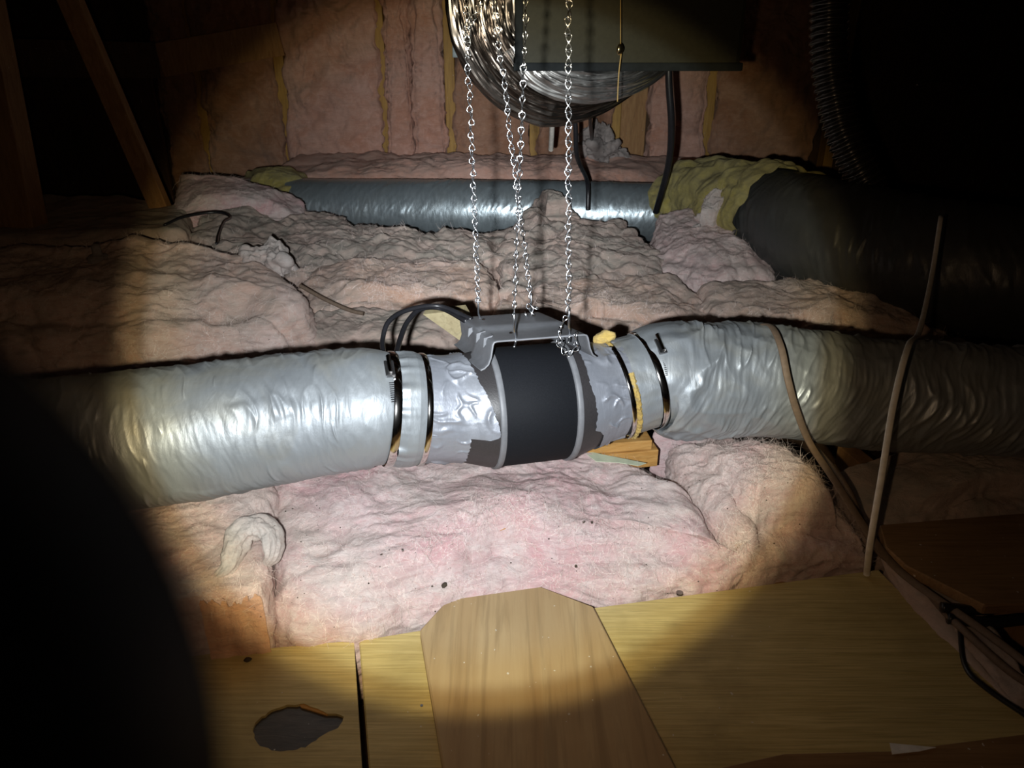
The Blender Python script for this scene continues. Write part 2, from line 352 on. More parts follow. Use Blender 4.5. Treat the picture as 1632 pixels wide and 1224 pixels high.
# ------------------------------------------------------------------ insulation batts
def resample(P, n, smooth=2):
    P = np.asarray(P, float); Q = np.vstack([P, P[:1]]); s = np.r_[0, np.cumsum(np.linalg.norm(np.diff(Q[:, :2], axis=0), axis=1))]
    q = np.linspace(0, s[-1], n, endpoint=False); R = np.stack([np.interp(q, s, Q[:, j]) for j in range(Q.shape[1])], 1)
    for _ in range(smooth): R = .25 * np.roll(R, 1, 0) + .5 * R + .25 * np.roll(R, -1, 0)
    return R
def normals(P):
    du = np.roll(P, -1, 0) - np.roll(P, 1, 0); dv = np.gradient(P, axis=1)
    n = np.cross(du, dv); l = np.linalg.norm(n, axis=2)[..., None]; n = n / np.maximum(l, 1e-9)
    return n
def batt(name, outline, zb, zc, m, label, ns=300, nt_=110, rnd=.04, amp=(.018, .010, .004), seed=0., lay=.004, wallmap=False, parent=None, fib=0, fibw=.00024, fiblen=.03, ctr=None, crease=.006, cat='insulation', group=None, ragged=.006, freq=1.0, rough=.55):
    O = resample(outline, ns, 3)                          # x, y, rim
    n2 = np.c_[O[:, :2], np.full(ns, seed)]
    C = O[:, :2].mean(0) if ctr is None else np.array(ctr)[:2]
    D = C - O[:, :2]; R = np.linalg.norm(D, axis=1); D /= R[:, None]
    R0 = R.copy(); rim0 = O[:, 2].copy()
    for _ in range(12): R0 = .25 * np.roll(R0, 1) + .5 * R0 + .25 * np.roll(R0, -1)
    O[:, :2] += D * (ragged * fbm(n2 * np.array([16, 16, 1]), 3, .4))[:, None]; D = C - O[:, :2]; R = np.linalg.norm(D, axis=1); D /= R[:, None]
    k1, k2 = int(nt_ * .26), int(nt_ * .16); k3 = nt_ - k1 - k2
    rim = O[:, 2]; rr = np.minimum(rnd, (rim - zb) * .8); rr = np.minimum(rr, R * .5)
    ins = np.zeros((ns, nt_)); z = np.zeros((ns, nt_)); t1 = np.linspace(0, 1, k1, endpoint=False)
    z[:, :k1] = zb + (rim - rr - zb)[:, None] * t1
    a = np.linspace(0, PI / 2, k2, endpoint=False)
    ins[:, k1:k1 + k2] = rr[:, None] * (1 - np.cos(a)); z[:, k1:k1 + k2] = (rim - rr)[:, None] + rr[:, None] * np.sin(a)
    t3 = np.linspace(0, 1, k3) ** .9
    wq = np.clip(t3 / .3, 0, 1) ** 2; Re = R[:, None] * (1 - wq) + R0[:, None] * wq; ins[:, k1 + k2:] = R[:, None] - (Re - rr[:, None]) * (1 - t3)
    rho = 1 - t3; rho = (R[:, None] - ins[:, k1 + k2:]) / R0[:, None]; tp = 1 - np.clip(rho, 0, 1) ** 2.2; tp = tp * (1 - np.exp(-(t3 / .16) ** 2))
    zt = rim[:, None] * (1 - tp) + zc * tp
    z[:, k1 + k2:] = zt
    XY = O[:, None, :2] + D[:, None] * ins[..., None]
    P = np.concatenate([XY, z[..., None]], 2)
    if wallmap: P = np.stack([P[..., 0], YW - P[..., 2], P[..., 1]], -1)
    n = normals(P); c3 = P.mean((0, 1))
    sg = np.sign((n * (P - c3)).sum(-1).mean()); n = n * sg
    upv = np.array([0, -1.0, 0]) if wallmap else np.array([0, 0, 1.0])
    wt = np.zeros(nt_); wt[k1 + k2:] = np.clip(np.linspace(0, 1, k3) * 6, 0, 1); n = n * (1 - wt[None, :, None]) + upv * wt[None, :, None]
    Q = P * freq + seed * 3.7
    warp = np.stack([pn(Q * 5 + 9.1), pn(Q * 5 + 31.7), pn(Q * 5 + 57.3)], -1) * .05
    Qw = Q + warp
    d = amp[0] * .8 * fbm(Qw * 5.0, 2, .4) + amp[1] * rough * fbm(Qw * np.array([12, 13, 15]), 3, .45) + amp[2] * .75 * fbm(Qw * np.array([30, 45, 60]), 3, .5)
    rid = 1 - np.abs(pn(Qw * np.array([6.5, 6.5, 9]) + 5)); d = d - crease * (np.clip(rid - .6, 0, 1) / .4) ** 2 * np.clip(pn(Q * 4 + 2) * 2 + .3, 0, 1)
    horiz = np.clip(1 - np.abs(n[..., 2:3]), 0, 1)[..., 0] if not wallmap else .4
    d = d + lay * horiz * pn(Qw * np.array([7, 7, 75])) * .9
    fade = np.clip((nt_ - 1 - np.arange(nt_)) / 4.0, 0, 1); fade[-1] = 0
    # keep the centre point single valued
    d[:, -4:] = d[:, -4:].mean()
    P2 = P + n * d[..., None]; P2[:, -1] = P2[:, -1].mean(0)
    o = mk(name, P2.reshape(-1, 3), grid_faces(ns, nt_, wrapu=True), m, parent)
    if parent is None: tag(o, label, cat, group)
    if fib:
        nn = normals(P2) * sg; w = np.linalg.norm(np.roll(P2, -1, 0) - P2, axis=2)[:, :-6].ravel(); w /= w.sum()
        idx = RNG.choice(len(w), fib, p=w); ii, jj = idx // (nt_ - 6), idx % (nt_ - 6)
        p = P2[ii, jj]; q = nn[ii, jj]; rv = RNG.normal(size=(fib, 3)) * np.array([1.4, .9, .7]); tg = np.cross(q, rv); tg /= np.linalg.norm(tg, axis=1)[:, None] + 1e-9
        sd = np.cross(q, tg); ln = fiblen * (.4 + RNG.random(fib)); cv = RNG.normal(size=fib) * .9; lift = RNG.random(fib) ** 2 * .16
        VV = []
        for u in np.linspace(0, 1, 5):
            c = p + q * .0008 + (tg * u + sd * (cv * u * u)[:, None] * .5 + q * (lift * math.sin(u * PI) * .6 + lift * u * .3)[:, None]) * ln[:, None]
            wd_ = fibw * (1 - .6 * u); VV += [c - sd * wd_, c + sd * wd_]
        VV = np.stack(VV, 1).reshape(-1, 3); b0 = np.arange(fib)[:, None, None] * 10; kk = np.arange(4)[None, :, None] * 2
        FF = (b0 + kk + np.array([0, 1, 3, 2])[None, None]).reshape(-1, 4)
        mk('loose_fibres', VV, FF, M['fibre'], o, kind='stuff')
    return o
def OL(*pts):                                            # (px, py, height at which the pixel is met, rim height)
    return [(*W(a, b, c)[:2], d) for a, b, c, d in pts]

# front row, beside the boards
batt('insulation_batt', OL((470, 1024, 0, .05), (560, 1016, 0, .035), (690, 985, 0, .028), (780, 955, 0, .03), (870, 938, 0, .035), (955, 950, 0, .035), (1100, 938, 0, .04), (1197, 915, 0, .05),
     (1186, 878, .05, .07), (1150, 862, .08, .085), (1128, 815, .1, .1), (1095, 770, .1, .11), (1050, 742, .1, .11), (950, 715, .1, .11), (800, 705, .1, .115), (600, 705, .1, .115), (420, 745, .1, .115), (424, 800, .1, .11), (437, 880, .09, .1), (444, 960, .05, .08)),
     -.14, .112, M['pinkbright'], 'large bright pink insulation batt in front of the fan, against the boards', 520, 210, .05, (.024, .015, .0045), 1.0, fib=10000, fiblen=.028)
bl = batt('insulation_batt', OL((340, 1042, 0, .112), (436, 1030, 0, .112), (432, 965, .05, .115), (430, 880, .09, .11), (436, 745, .1, .12), (300, 765, .1, .12), (120, 800, .1, .12), (0, 900, .1, .11), (60, 1050, .02, .1), (220, 1052, 0, .11)),
     -.14, .118, M['pink'], 'pink insulation block with a cut orange front face, left of the large front batt', 300, 150, .02, (.016, .012, .004), 2.0, fib=5000)
# cut face and curled flap of that block
cf = []
for i in range(41):
    for j in range(15):
        a = W(342 + 94 * i / 40, 1041 - 11 * i / 40, 0); cf.append((a[0], a[1] - .006 + .004 * math.sin(i * .5) * .3, -.02 + (.122 + .005 * math.sin(i * .21 + .4) + .004 * math.sin(i * .9) + .002 * math.sin(i * 2.3)) * j / 14))
cf = np.array(cf); cf[:, 1] -= .006 + .003 * fbm(cf * np.array([20, 20, 90]), 3)
o = mk('cut_face', cf, grid_faces(41, 15), M['orange'], bl); o['label'] = 'cut orange front face'
cu = [W(346, 918, .108), W(364, 902, .118), W(374, 872, .128), W(388, 850, .137), W(412, 840, .142), W(432, 854, .138), W(435, 882, .125), W(425, 900, .11)]
C = catmull(cu, 110); V, F = surf(C, lambda s, t: .019 * np.sin(np.clip((s + .012) / (s.max() + .024), 0, 1) * PI) ** .7 * (1.0 + .40 * fbm(np.stack([s * 26, np.cos(t) * 1.4, np.sin(t) * 1.4], -1), 4) + .10 * pn(np.stack([s * 40, np.cos(t) * 8, np.sin(t) * 8], -1))), 48)
o = mk('curled_flap', V, F, M['pale'], bl); o['label'] = 'pale grey curled flap'
batt('insulation_batt', OL((1200, 918, 0, .05), (1300, 908, 0, .05), (1392, 902, 0, .04), (1385, 858, .04, .06), (1352, 795, .08, .085), (1310, 740, .1, .1), (1260, 712, .1, .11), (1150, 694, .1, .11), (1065, 705, .1, .11), (1072, 735, .1, .11), (1104, 768, .1, .11), (1136, 815, .09, .1), (1160, 858, .07, .085), (1192, 880, .05, .07)),
     -.14, .15, M['pink'], 'rounded dusty pink batt under the right duct, ending at the plywood edge', 420, 170, .05, (.016, .011, .005), 3.0, fib=6000)
batt('insulation_tuft', OL((1150, 925, 0, .05), (1196, 918, 0, .05), (1199, 880, .02, .06), (1178, 872, .04, .065), (1150, 895, .02, .06)), -.05, .07, M['peach'], 'small torn peach tuft at the right front corner of the large pink batt', 120, 60, .02, (.01, .008, .004), 3.5, fib=1000)
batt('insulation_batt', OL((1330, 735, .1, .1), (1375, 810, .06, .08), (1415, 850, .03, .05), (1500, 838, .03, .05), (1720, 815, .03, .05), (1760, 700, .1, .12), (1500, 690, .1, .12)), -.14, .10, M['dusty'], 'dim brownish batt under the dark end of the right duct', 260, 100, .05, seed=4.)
batt('insulation_strip', OL((1402, 905, 0, .03), (1425, 880, .02, .03), (1540, 945, .0, .03), (1570, 1010, 0, .03), (1640, 1110, 0, .02), (1628, 1140, 0, .0), (1500, 1010, 0, .01)), -.12, .02, M['dusty'], 'narrow dusty insulation strip along the right edge of the plywood', 260, 80, .02, (.012, .01, .004), 5.)
batt('insulation_piece', OL((1040, 700, .08, .1), (1120, 705, .08, .1), (1150, 685, .09, .11), (1050, 680, .09, .11)), -.1, .115, M['pinkbright'], 'bright pink insulation scrap between stacked boards and rounded batt', 120, 60, .02, seed=6.)

# middle rows behind the fan
batt('insulation_batt', [*OL((488, 572, .06, .17), (300, 592, .06, .17), (60, 605, .06, .17), (-250, 610, .06, .17)), *[(*Y(a, b, y)[:2], c) for a, b, y, c in ((-300, 430, 2.1, .27), (0, 420, 2.15, .26), (200, 395, 2.15, .28), (330, 385, 2.12, .28), (400, 400, 2.1, .26), (470, 420, 1.98, .23), (497, 470, 1.86, .22))]],
     -.14, .25, M['pinkmid'], 'thick pink batt with layered front face behind the left duct', 520, 190, .09, (.022, .013, .005), 7., .007, fib=9000, fibw=.0004, fiblen=.035, ragged=.016, rough=1.0)
batt('insulation_scrap', OL((385, 402, .26, .25), (420, 412, .25, .25), (452, 413, .25, .25), (468, 398, .25, .25), (452, 384, .26, .26), (425, 376, .27, .27), (400, 384, .27, .26)), .2, .272, M['pale'], 'crumpled pale grey insulation scrap on top of the thick left batt', 150, 70, .02, (.03, .03, .008), 7.7, ragged=.02, rough=1.1)
batt('insulation_batt', OL((500, 505, .1, .12), (620, 500, .1, .12), (770, 500, .1, .12), (800, 460, .14, .15), (770, 420, .16, .17), (640, 420, .16, .175), (500, 420, .16, .17), (470, 460, .14, .15)), -.14, .17, M['peach'], 'low peach batt between the thick left batt and the left chain', 300, 120, .05, (.02, .014, .005), 8., .006, fib=3000, fibw=.0004, ragged=.016, rough=1.0)
batt('insulation_batt', OL((370, 560, .06, .10), (490, 580, .06, .08), (720, 560, .06, .10), (745, 515, .07, .11), (650, 505, .08, .12), (500, 510, .08, .12)), -.14, .115, M['dusty'], 'dusty grey batt directly behind the black power cords', 260, 100, .05, (.018, .014, .005), 8.6, .006, ragged=.016, rough=1.0)
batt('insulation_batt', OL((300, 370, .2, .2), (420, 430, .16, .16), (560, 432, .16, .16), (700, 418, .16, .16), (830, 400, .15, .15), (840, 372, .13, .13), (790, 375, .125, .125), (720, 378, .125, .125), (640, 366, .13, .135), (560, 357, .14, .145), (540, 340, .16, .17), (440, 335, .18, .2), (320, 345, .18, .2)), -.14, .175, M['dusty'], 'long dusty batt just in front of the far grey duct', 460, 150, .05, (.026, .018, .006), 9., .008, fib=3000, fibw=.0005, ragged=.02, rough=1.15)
batt('insulation_batt', [(*Y(a, b, y)[:2], c) for a, b, y, c in ((270, 335, 2.75, .2), (400, 335, 2.75, .19), (486, 332, 2.75, .17), (488, 312, 2.9, .22), (430, 300, 3.05, .25), (350, 290, 3.1, .28), (280, 285, 3.1, .28))], -.1, .26, M['pinkbright'], 'clean pink batt overlapping the left end of the far duct', 260, 100, .04, (.014, .01, .004), 10., .008, fib=1400, fibw=.0005)
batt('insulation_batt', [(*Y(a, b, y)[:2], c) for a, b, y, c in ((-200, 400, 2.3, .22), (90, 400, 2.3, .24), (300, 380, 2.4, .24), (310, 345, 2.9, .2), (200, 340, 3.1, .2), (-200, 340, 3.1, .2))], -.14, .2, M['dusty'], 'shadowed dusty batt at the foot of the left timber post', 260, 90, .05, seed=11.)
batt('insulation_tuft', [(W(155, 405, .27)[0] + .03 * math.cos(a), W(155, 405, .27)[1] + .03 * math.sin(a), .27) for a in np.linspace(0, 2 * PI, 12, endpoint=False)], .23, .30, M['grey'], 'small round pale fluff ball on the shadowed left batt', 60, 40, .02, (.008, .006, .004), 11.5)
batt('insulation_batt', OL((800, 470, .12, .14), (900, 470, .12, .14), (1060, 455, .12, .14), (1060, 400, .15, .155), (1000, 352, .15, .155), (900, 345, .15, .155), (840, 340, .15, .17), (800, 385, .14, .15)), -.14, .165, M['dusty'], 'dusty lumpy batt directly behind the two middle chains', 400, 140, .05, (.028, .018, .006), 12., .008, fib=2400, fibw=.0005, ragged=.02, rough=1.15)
batt('insulation_batt', OL((1035, 430, .12, .15), (1110, 452, .12, .15), (1240, 450, .12, .14), (1225, 410, .14, .16), (1195, 365, .16, .19), (1120, 335, .18, .21), (1045, 345, .18, .2)), -.14, .2, M['pink'], 'pale pink batt beside the end of the big black duct', 300, 120, .05, (.016, .012, .005), 13., .008, fib=2400, fibw=.0005, ragged=.016, rough=1.0)
batt('insulation_batt', OL((760, 560, .05, .1), (950, 545, .05, .1), (1130, 545, .05, .1), (1140, 500, .09, .12), (1080, 450, .12, .15), (900, 450, .13, .15), (800, 470, .12, .14)), -.14, .15, M['peach'], 'peach batt behind the fan mount and right chain', 380, 140, .05, (.024, .016, .005), 14., .007, fib=3000, fibw=.0004, ragged=.016, rough=1.0)
batt('insulation_batt', OL((1120, 560, .05, .1), (1300, 560, .05, .1), (1480, 575, .03, .08), (1560, 570, .03, .06), (1450, 500, .06, .1), (1370, 458, .1, .13), (1240, 450, .12, .14), (1110, 465, .12, .15), (1120, 510, .1, .13)), -.14, .145, M['peach'], 'peach batt between the right silver duct and the big black duct', 400, 130, .05, (.02, .014, .005), 15., .007, fib=3600, fibw=.0004, ragged=.016, rough=1.0)
batt('insulation_batt', [(*Y(a, b, y)[:2], c) for a, b, y, c in ((380, 300, 3.5, .16), (700, 300, 3.5, .16), (1110, 300, 3.5, .16), (1130, 270, 3.95, .2), (900, 262, 4.0, .2), (480, 262, 4.0, .2))], -.14, .23, M['wallpink'], 'long low mound of dusty pink insulation at the foot of the back wall', 360, 100, .05, (.03, .02, .006), 16.)
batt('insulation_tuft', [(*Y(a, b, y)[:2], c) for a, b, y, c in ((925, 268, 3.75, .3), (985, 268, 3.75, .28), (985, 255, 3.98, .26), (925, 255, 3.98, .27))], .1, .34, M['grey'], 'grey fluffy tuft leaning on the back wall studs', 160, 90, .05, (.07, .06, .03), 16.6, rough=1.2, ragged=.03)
batt('insulation_tuft', [(*Y(a, b, y)[:2], c) for a, b, y, c in ((1100, 352, 2.56, .2), (1140, 356, 2.52, .2), (1172, 352, 2.56, .2), (1168, 340, 2.68, .22), (1130, 338, 2.70, .25), (1104, 342, 2.68, .22))], .05, .30, M['pale'], 'pale pointed tuft in front of the yellow duct wrap', 160, 80, .03, (.03, .03, .012), 17., crease=.012, rough=1.1, fib=400)
batt('insulation_tuft', OL((862, 352, .16, .17), (930, 345, .16, .17), (905, 322, .18, .19), (850, 318, .18, .19)), .05, .235, M['dusty'], 'small lump of insulation pushed up against the far duct', 120, 60, .03, (.015, .012, .006), 17.5)
# yellow wraps at the ends of the far duct
batt('duct_wrap', [(*Y(a, b, y)[:2], c) for a, b, y, c in ((380, 290, 3.3, .17), (440, 290, 3.25, .18), (500, 288, 3.35, .2), (485, 275, 3.6, .2), (390, 278, 3.6, .2))], 0, .235, M['yellow'], 'yellow insulation wrap at the left end of the far duct', 140, 60, .03, (.014, .01, .004), 18., cat='insulation')

# wall batts
def wallbatt(p0, p1, z0, z1, out, m, label, seed, amp=(.03, .02, .006)):
    x0, x1 = XW(p0), XW(p1)
    batt('wall_batt', [(x0, z0, out), (x1, z0, out), (x1, z1, out), (x0, z1, out)], -.1, out + .03, m, label, 300, 120, .04, amp, seed, wallmap=True, cat='insulation', ragged=.012, crease=.012, rough=.8)
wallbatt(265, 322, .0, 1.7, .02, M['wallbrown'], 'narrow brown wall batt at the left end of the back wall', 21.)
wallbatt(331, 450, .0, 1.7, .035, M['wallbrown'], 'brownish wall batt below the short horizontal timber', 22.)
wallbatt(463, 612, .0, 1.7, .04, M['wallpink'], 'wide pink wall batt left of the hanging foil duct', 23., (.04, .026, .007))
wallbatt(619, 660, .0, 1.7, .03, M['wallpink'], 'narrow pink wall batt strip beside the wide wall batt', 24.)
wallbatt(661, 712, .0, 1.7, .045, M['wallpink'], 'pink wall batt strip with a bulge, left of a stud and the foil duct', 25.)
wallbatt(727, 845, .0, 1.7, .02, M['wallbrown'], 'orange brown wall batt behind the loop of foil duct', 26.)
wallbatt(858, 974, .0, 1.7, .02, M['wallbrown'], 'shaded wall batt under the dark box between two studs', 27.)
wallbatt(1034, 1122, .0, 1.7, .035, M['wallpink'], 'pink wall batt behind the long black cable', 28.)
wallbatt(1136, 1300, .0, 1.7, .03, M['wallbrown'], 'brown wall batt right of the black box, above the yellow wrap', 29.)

# ------------------------------------------------------------------ boards
hp = [(402, 1165), (412, 1146), (440, 1130), (475, 1122), (502, 1128), (520, 1136), (546, 1140), (540, 1158), (518, 1170), (500, 1182), (478, 1192), (440, 1196), (412, 1186)]
hq = catmull([(a, b, 0) for a, b in hp + hp[:1]], 53)[:-1]; hq = hq + np.c_[pn(hq * .11), pn(hq * .11 + 40), 0 * hq[:, 0]] * 3.5
hole = [W(a, b, 0) for a, b, _ in hq]
pl = thing('plywood_sheet', 'left plywood sheet with a dark torn patch near the flashlight', 'board', W(450, 1120, -.018))
prism('panel', [W(a, b, 0) for a, b in ((345, 1041), (564, 1021), (577, 1224), (590, 1450), (-100, 1450), (-250, 1110))], .016, M['ply'], pl, hole=hole)
hc = np.mean(hole, 0)
prism('torn_patch', [hc + (h - hc) * 1.06 - np.array([0, 0, .004]) for h in hole], .004, M['hole'], pl, 0)
sv = [W(a, b, -.001) for a, b in ((476, 1121), (500, 1124), (524, 1134), (522, 1140), (500, 1133), (480, 1127))]
prism('splinter', sv, .002, M['torn'], pl, 0)
pr = thing('plywood_sheet', 'large right plywood sheet running under the pine plank', 'board', W(1150, 1050, -.018))
prism('panel', [W(a, b, 0) for a, b in ((572, 1020), (668, 1004), (945, 968), (1400, 907), (1632, 1142), (1900, 1420), (1700, 1500), (606, 1500), (588, 1224))], .016, M['ply'], pr)
for a, b, r in ((1083, 945, .0055), (672, 1125, .002)):
    c = W(a, b, 0); V, F = tube_v([c - np.array([0, 0, .002]), c + np.array([0, 0, .0012])], r, 3, 14); mk('nail_head', V, F, M['steel'], pr, False)
o = prism('wood_plank', [W(a, b, .02) for a, b in ((669, 1003), (706, 963), (735, 952), (862, 934), (946, 966), (1078, 1224), (1145, 1355), (728, 1355), (706, 1224))], .0195, M['plank'], bev=.0025)
tag(o, 'pine plank with clipped corners lying on the plywood', 'plank')
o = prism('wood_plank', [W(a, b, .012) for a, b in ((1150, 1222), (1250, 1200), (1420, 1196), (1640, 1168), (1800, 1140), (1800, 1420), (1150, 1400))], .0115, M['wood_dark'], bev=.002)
tag(o, 'dark brown board in the bottom right corner beside the paper scrap', 'plank')
o = prism('paper_scrap', [W(a, b, .0142) for a, b in ((1418, 1184), (1492, 1191), (1466, 1197), (1422, 1202))], .0008, M['paper'], bev=0)
tag(o, 'small white paper triangle at the bottom right', 'paper')
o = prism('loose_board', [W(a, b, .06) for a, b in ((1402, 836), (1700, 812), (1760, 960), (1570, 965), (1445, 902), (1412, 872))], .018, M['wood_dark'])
tag(o, 'dim brown board lying at the far right beyond the cables', 'board')
# stacked offcuts under the fan
def block(px0, py0, px1, py1, ztop, h, dep, m, name, label):
    a, b = W(px0, py0, ztop), W(px1, py1, ztop); d = unit([-(b - a)[1], (b - a)[0], 0]); c = (a + b) / 2 + d * dep / 2 - np.array([0, 0, h / 2])
    bm = bmesh.new(); bm_box(bm, c, (np.linalg.norm(b - a), dep, h), b - a, d, .002); tag(mkbm(name, bm, m), label, 'board')
block(900, 712, 1040, 702, .128, .020, .10, M['wood_or'], 'wood_offcut', 'upper orange offcut of the two stacked under the fan')
block(960, 726, 1050, 717, .107, .036, .10, M['wood_or'], 'wood_offcut', 'lower orange offcut of the two stacked under the fan')
o = prism('paper_strip', [W(a, b, .112) for a, b in ((925, 716), (960, 724), (1030, 738), (1018, 742), (985, 737), (950, 735))], .001, M['greenpaper'], bev=0); tag(o, 'pale green paper strip poking out below the stacked offcuts', 'paper')
fr = [Y(a, b, 1.40) for a, b in ((674, 501), (738, 494), (800, 600), (795, 745), (775, 745), (746, 552))]; bk = [p + np.array([.004, .018, .004]) for p in fr]; n6 = len(fr)
o = mk('wood_offcut', fr + bk, [tuple(range(n6)), tuple(range(2 * n6 - 1, n6 - 1, -1))] + [(i, i + n6, (i + 1) % n6 + n6, (i + 1) % n6) for i in range(n6)], M['tan'], smooth=False); tag(o, 'tan wooden offcut behind the left end of the fan mount', 'board')

# ------------------------------------------------------------------ fan and ducts
FC = W(838, 644, .26); AZ = math.radians(15); BT = math.radians(1.5); U_ = np.array([math.cos(AZ) * math.cos(BT), math.sin(AZ) * math.cos(BT), -math.sin(BT)]); Fv = unit(np.cross(U_, [0, 0, 1.0])); Zv = np.cross(Fv, U_) * -1
Zv = Zv if Zv[2] > 0 else -Zv
def offs(u):                                              # the ducts rise a little away from the heavy fan
    u = np.asarray(u, float); return np.where(u < 0, .016, .026) * np.clip((np.abs(u) - .08) / .15, 0, 1.5) ** 1.3
def ax(u, f=0, h=0): return FC + U_ * u + Fv * f + Zv * (h + float(offs(u)))
# left duct, right duct
def wr(s, t, k=1.0, skew=.03, seed=0., ends=None):
    ct, stt = np.cos(t), np.sin(t)
    sw = s + skew * t * .5 + .02 * pn(np.stack([s * 8, ct * 1.2, stt * 1.2 + seed], -1))
    n1 = pn(np.stack([sw * 34, ct * 1.1 + seed, stt * 1.1], -1)); n2 = pn(np.stack([sw * 75 + 7, ct * 1.7, stt * 1.7 + seed], -1)); n3 = pn(np.stack([sw * 13, ct * 1.3 + seed, stt * 1.3], -1))
    m = np.clip(.5 + pn(np.stack([s * 6 + 3, ct * 1.5, stt * 1.5 + seed + 4], -1)), 0, 1)
    n5 = pn(np.stack([sw * 26 + 11, ct * .55, stt * .55 + seed], -1)); n6 = pn(np.stack([s * 12 + 5, ct * 2.2, stt * 2.2 + seed + 8], -1))
    n4 = pn(np.stack([sw * 150 + 3, ct * 2.6, stt * 2.6 + seed], -1))
    return k * (.0035 * (1 - np.abs(n1) * 2) ** 3 * m + .0042 * np.clip(1 - 5 * np.abs(n5), 0, 1) ** 2 * np.clip(n6 * 2.5, 0, 1) + .0016 * (1 - np.abs(n2) * 2) * m + .0030 * n3 + .0008 * n4 + .0026 * m * np.clip(n6 * 2 + .4, 0, 1) * (1 - 2 * np.abs(pn(np.stack([sw * 48 + 2, ct * .5, stt * .5 + seed], -1)))))
ld_ = thing('insulated_duct', 'silver insulated flexible duct on the left side of the fan', 'duct', W(400, 720, .14))
ya = ax(-.26)[1]
CL = catmull([ax(-.2335), ax(-.26), Y(525, 657, ya - .008), Y(450, 668, ya - .022), Y(300, 690, ya - .052), Y(100, 715, ya - .09), Y(-150, 745, ya - .13), Y(-400, 775, ya - .16)], 760)[::-1]
sL = arclen(CL)[-1]
def rl(s, t):
    q = sL - s                                            # distance from the clamp
    return .0885 + .006 * (1 - np.exp(-q / .03)) + .030 * np.clip(q, 0, .35) + wr(s, t, .72, .03, 2.) * np.clip(q / .06 + .12, 0, 1) - .004 * np.clip(.012 - q, 0, 1)
V, F = surf(CL, rl, 300); mk('jacket', V, F, M['silver'], ld_)
CC = catmull([ax(-.2205), ax(-.181)], 90)
def pucker(seed):
    def f(s, t): 
        e = np.minimum(s, s.max() - s); return .0885 + .0035 * np.clip(e / .012, 0, 1) + .0028 * np.maximum(0, pn(np.stack([t * 0, np.cos(t) * 5, np.sin(t) * 5 + seed], -1))) * np.exp(-s / .02) * 3 + .001 * pn(np.stack([s * 50, np.cos(t) * 3, np.sin(t) * 3], -1))
    return f
V, F = surf(CC, pucker(1.), 220); o = mk('gathered_collar', V, F, M['silver'], ld_)
rd = thing('insulated_duct', 'silver insulated flexible duct on the right side, darkening to the right', 'duct', W(1300, 650, .14))
yb = ax(.24)[1]
CR = catmull([ax(.2205), ax(.24), Y(1095, 605, yb + .012), Y(1160, 604, yb + .028), Y(1250, 610, yb + .04), Y(1400, 629, yb + .045), Y(1632, 641, yb + .03), Y(1900, 655, yb), Y(2500, 690, yb - .06)], 760)
def rr_(s, t):
    q = s
    fold = .0075 * np.exp(-q / .16) * (1 - 2 * np.abs(pn(np.stack([(s + .045 * np.sin(t)) * 16, np.cos(t) * 2.5, np.sin(t) * 2.5 + 9], -1))))
    return .082 + .017 * (1 - np.exp(-q / .035)) + (wr(s, t, 1.35, -.05, 6.) + fold) * np.clip(q / .05 + .1, 0, 1)
V, F = surf(CR, rr_, 300); mk('jacket', V, F, M['silver'], rd)
CC2 = catmull([ax(.162), ax(.208)], 90)
def pk2(s, t): return .0835 + .0012 * pn(np.stack([s * 45 + t, np.cos(t) * 3, np.sin(t) * 3 + 3], -1)) + .002 * np.maximum(0, pn(np.stack([s * 20, np.cos(t) * 6, np.sin(t) * 6], -1)))
V, F = surf(CC2, pk2, 220); mk('gathered_collar', V, F, M['silver'], rd)
CY = catmull([ax(.1625), ax(.172)], 12)
V, F = surf(CY, lambda s, t: .0845 + .004 * np.sin(np.clip(s / s.max(), 0, 1) * PI) + .004 * fbm(np.stack([s * 200, np.cos(t) * 12, np.sin(t) * 12], -1), 3), 220, -1.75, .75); o = mk('exposed_insulation', V, F, M['golden'], rd); o['label'] = 'yellow insulation showing at the cut end'
tf = catmull([ax(.125, -.03, .083), ax(.14, -.02, .094), ax(.155, -.01, .098)], 20)
V, F = surf(tf, lambda s, t: (.002 + .009 * np.sin(np.clip(s / s.max(), 0, 1) * PI) ** .6) + .004 * fbm(np.stack([s * 90, np.cos(t) * 2, np.sin(t) * 2], -1), 3), 16); o = mk('loose_tuft', V, F, M['golden'], rd)
# clamps
def clamp(u, r, w, label, house_t, tilt=0):
    t = thing('hose_clamp', label, 'clamp', ax(u, 0, -r))
    Cc = catmull([ax(u - w / 2, 0, 0), ax(u + w / 2, 0, 0)], 8)
    V, F = surf(Cc, lambda s, th: r + .0012 * np.sin(np.clip(s / s.max(), 0, 1) * PI) ** .5 + .0006 * np.sin(3 * th), 160); mk('band', V, F, M['chrome'], t)
    if house_t is not None:
        c, s_ = math.cos(house_t), math.sin(house_t); n = Fv * c + Zv * s_; tg = -Fv * s_ + Zv * c
        bm = bmesh.new(); bm_box(bm, ax(u) + n * (r + .004), (w * 1.15, .03, .006), U_, tg, .001); hsg = mkbm('screw_housing', bm, M['steel'], t)
        a = ax(u) + n * (r + .009) + tg * .022; b = ax(u) + n * (r + .009) - tg * .012
        V, F = tube_v([a, b], [.0035, .0035], 2, 10); mk('screw', V, F, M['chrome'], hsg)
        bm = bmesh.new()
        for q in range(10): bm_box(bm, ax(u) + (Fv * math.cos(house_t - .25 - q * .035) + Zv * math.sin(house_t - .25 - q * .035)) * (r + .0017), (w * .6, .0012, .0008), U_, tg)
        mkbm('band_slots', bm, M['cable'], t, kind='stuff')
    return t
clamp(-.227, .0915, .0125, 'left bright hose clamp around the end of the left duct jacket', 1.15)
clamp(-.178, .0905, .009, 'thin bright hose clamp between left collar and duct tape', None)
